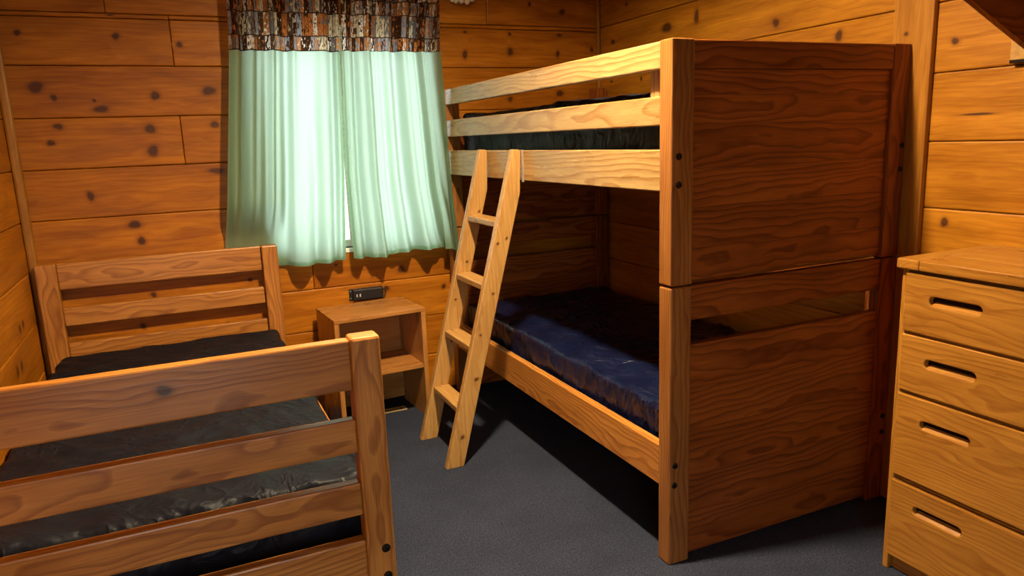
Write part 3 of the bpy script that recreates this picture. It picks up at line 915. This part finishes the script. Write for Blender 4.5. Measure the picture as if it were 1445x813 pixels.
def curtain(label, left, right, zt, zv, hem, seed, dense, wrap=None, group='curtain panels at the window'):
    """left/right: edge tables (z -> x); zt top, zv bottom of the print, hem(s) bottom; folds deepen downwards.
    wrap: table z -> y where the outer edge ends after turning round the bunk post."""
    NU, NV = 150, 70
    XC = 1.326
    def pos(s, z, off=0.0):
        t = (zt-z)/(zt-0.85)
        x0, x1 = lerp_table(z, left), lerp_table(z, right)
        sx = s**dense
        ph = seed
        amp = 0.014 + 0.014*min(1, t)
        y = amp*(math.sin(2*math.pi*5.3*s+ph+0.5*math.sin(2.1*t+ph)) + 0.62*math.sin(2*math.pi*9.7*s+2*ph+1.1*math.sin(1.4*t)+1.6*math.sin(2*math.pi*1.7*s+ph)) + 0.5*math.sin(2*math.pi*2.6*s+3*ph+t*1.5))
        y += 0.008*noise.noise(Vector((s*12, z*2.2, seed)))
        if wrap:
            r = 0.033
            ye = lerp_table(z, wrap)
            arc = r*math.pi/2
            tail = max(0.0, CY-r-ye)
            total = (XC-x0)+arc+tail
            d = sx*total
            k = 1-0.86*sstep(0.78, 0.92, d/total)
            y = y*k + off
            if d <= XC-x0: return Vector((x0+d, CY+y, z))
            d -= XC-x0
            if d <= arc:
                a = d/r
                return Vector((XC+(r+y)*math.sin(a), CY-r+(r+y)*math.cos(a), z))
            d -= arc
            return Vector((XC+r+y, CY-r-d, z))
        x = x0+(x1-x0)*sx
        x += 0.004*math.sin(2*math.pi*6.3*s+ph+1.5+t)
        q = (1-sstep(0.452, 0.55, x))*(1-sstep(0.97, 1.20, z))
        return Vector((x, CY+y*(1-0.92*q)+0.093*q+off*(1-0.5*q), z))
    def sheet(name, za, zb, nv, mat, parent=None, off=0.0, s0=0.0, s1=1.0):
        bm = bmesh.new()
        nu = max(3, int(NU*(s1-s0)))
        g, gc = [], []
        for i in range(nu+1):
            s = s0+(s1-s0)*i/nu
            row = []
            for j in range(nv+1):
                a = za(s) if callable(za) else za
                b = zb(s) if callable(zb) else zb
                z = a+(b-a)*j/nv
                row.append(bm.verts.new(pos(s, z, off)))
                gc.append((s*0.78+seed, z, 0.0))
            g.append(row)
        for i in range(nu):
            for j in range(nv):
                bm.faces.new((g[i][j], g[i+1][j], g[i+1][j+1], g[i][j+1]))
        me = bpy.data.meshes.new(name)
        bm.to_mesh(me); bm.free()
        at = me.attributes.new('gc', 'FLOAT_VECTOR', 'POINT')
        for i, c in enumerate(gc): at.data[i].vector = c
        me.materials.append(mat)
        for p in me.polygons: p.use_smooth = True
        o = bpy.data.objects.new(name, me)
        return link(o, parent)
    c = sheet('curtain', zv+0.004, hem, NV, M['green'])
    tag(c, label, 'curtain', group)
    sheet('valance', zt, zv, 26, M['print'], c, -0.002)
    sheet('hem', lambda s: hem(s)+0.022, lambda s: hem(s)+0.001, 2, M['green'], c, 0.002)
    sheet('side_hem', zv, lambda s: hem(s)+0.003, 40, M['green'], c, 0.0022, 0.0, 0.02)
    sheet('side_hem', zv, lambda s: hem(s)+0.003, 40, M['green'], c, 0.0022, 0.98, 1.0)
    return c
curtain('green curtain panel left of the gap, with patchwork print top', [(2.28, 0.325), (1.9, 0.307), (0.985, 0.200), (0.8, 0.19)], [(2.28, 0.857), (1.91, 0.838), (1.3, 0.815), (0.8, 0.783)],
        2.285, 1.912, lambda s: 0.850-0.010*math.sin(3*s), 1.3, 1.25)
curtain('green curtain panel right of the gap, wrapping towards the bunk', [(2.28, 0.866), (1.91, 0.846), (1.3, 0.822), (0.8, 0.826)], [(2.28, 1.359), (0.8, 1.359)],
        2.285, 1.916, lambda s: 0.852+0.014*s-0.006*math.sin(9*s), 4.1, 1.0, [(2.3, 3.775), (1.92, 3.825), (1.5, 3.79), (1.2, 3.76), (0.95, 3.71), (0.8, 3.66)])
rod = tag(empty('curtain_rod', (0.89, CY, 2.27)), 'white curtain rod over the window behind the print tops', 'curtain rod')
rinv = Matrix.Translation(-rod.location)
o = finish('tube', cyl_bm((0.27, CY+0.040, 2.295), (1.355, CY+0.040, 2.295), 0.008), M['white'], rod, smooth=True); o.matrix_parent_inverse = rinv
for x in (0.275, 1.345):
    o = finish('rod_bracket', box_bm((x-0.008, CY+0.048, 2.285), (x+0.008, YB-0.0005, 2.305), 0.002), M['white'], rod); o.matrix_parent_inverse = rinv

# ------------------------------------------------------------------ ivory bead garland at the top of the wall
gar = tag(empty('bead_garland', (1.55, YB, 2.2)), 'short garland of ivory beads on the wall beside the curtain top', 'garland')
ginv = Matrix.Translation(-gar.location)
gp = [(1.485, 2.225), (1.489, 2.203), (1.509, 2.197), (1.541, 2.197), (1.573, 2.192), (1.603, 2.207), (1.612, 2.235), (1.617, 2.265), (1.478, 2.255)]
for (x, z) in gp:
    o = finish('bead', lathe_bm([(0.0145*math.sin(math.pi*i/8), -0.0145*math.cos(math.pi*i/8)) for i in range(9)], (x, YB-0.030, z), 'Z', 14), M['ivory'], gar, smooth=True)
    o.matrix_parent_inverse = ginv
order = [8, 0, 1, 2, 3, 4, 5, 6, 7]
o = finish('string', tube_bm([(1.476, YB-0.0005, 2.283)] + [(gp[i][0], YB-0.030, gp[i][1]) for i in order] + [(1.619, YB-0.0005, 2.29)], 0.002, 6), M['ivory'], gar)
o.matrix_parent_inverse = ginv
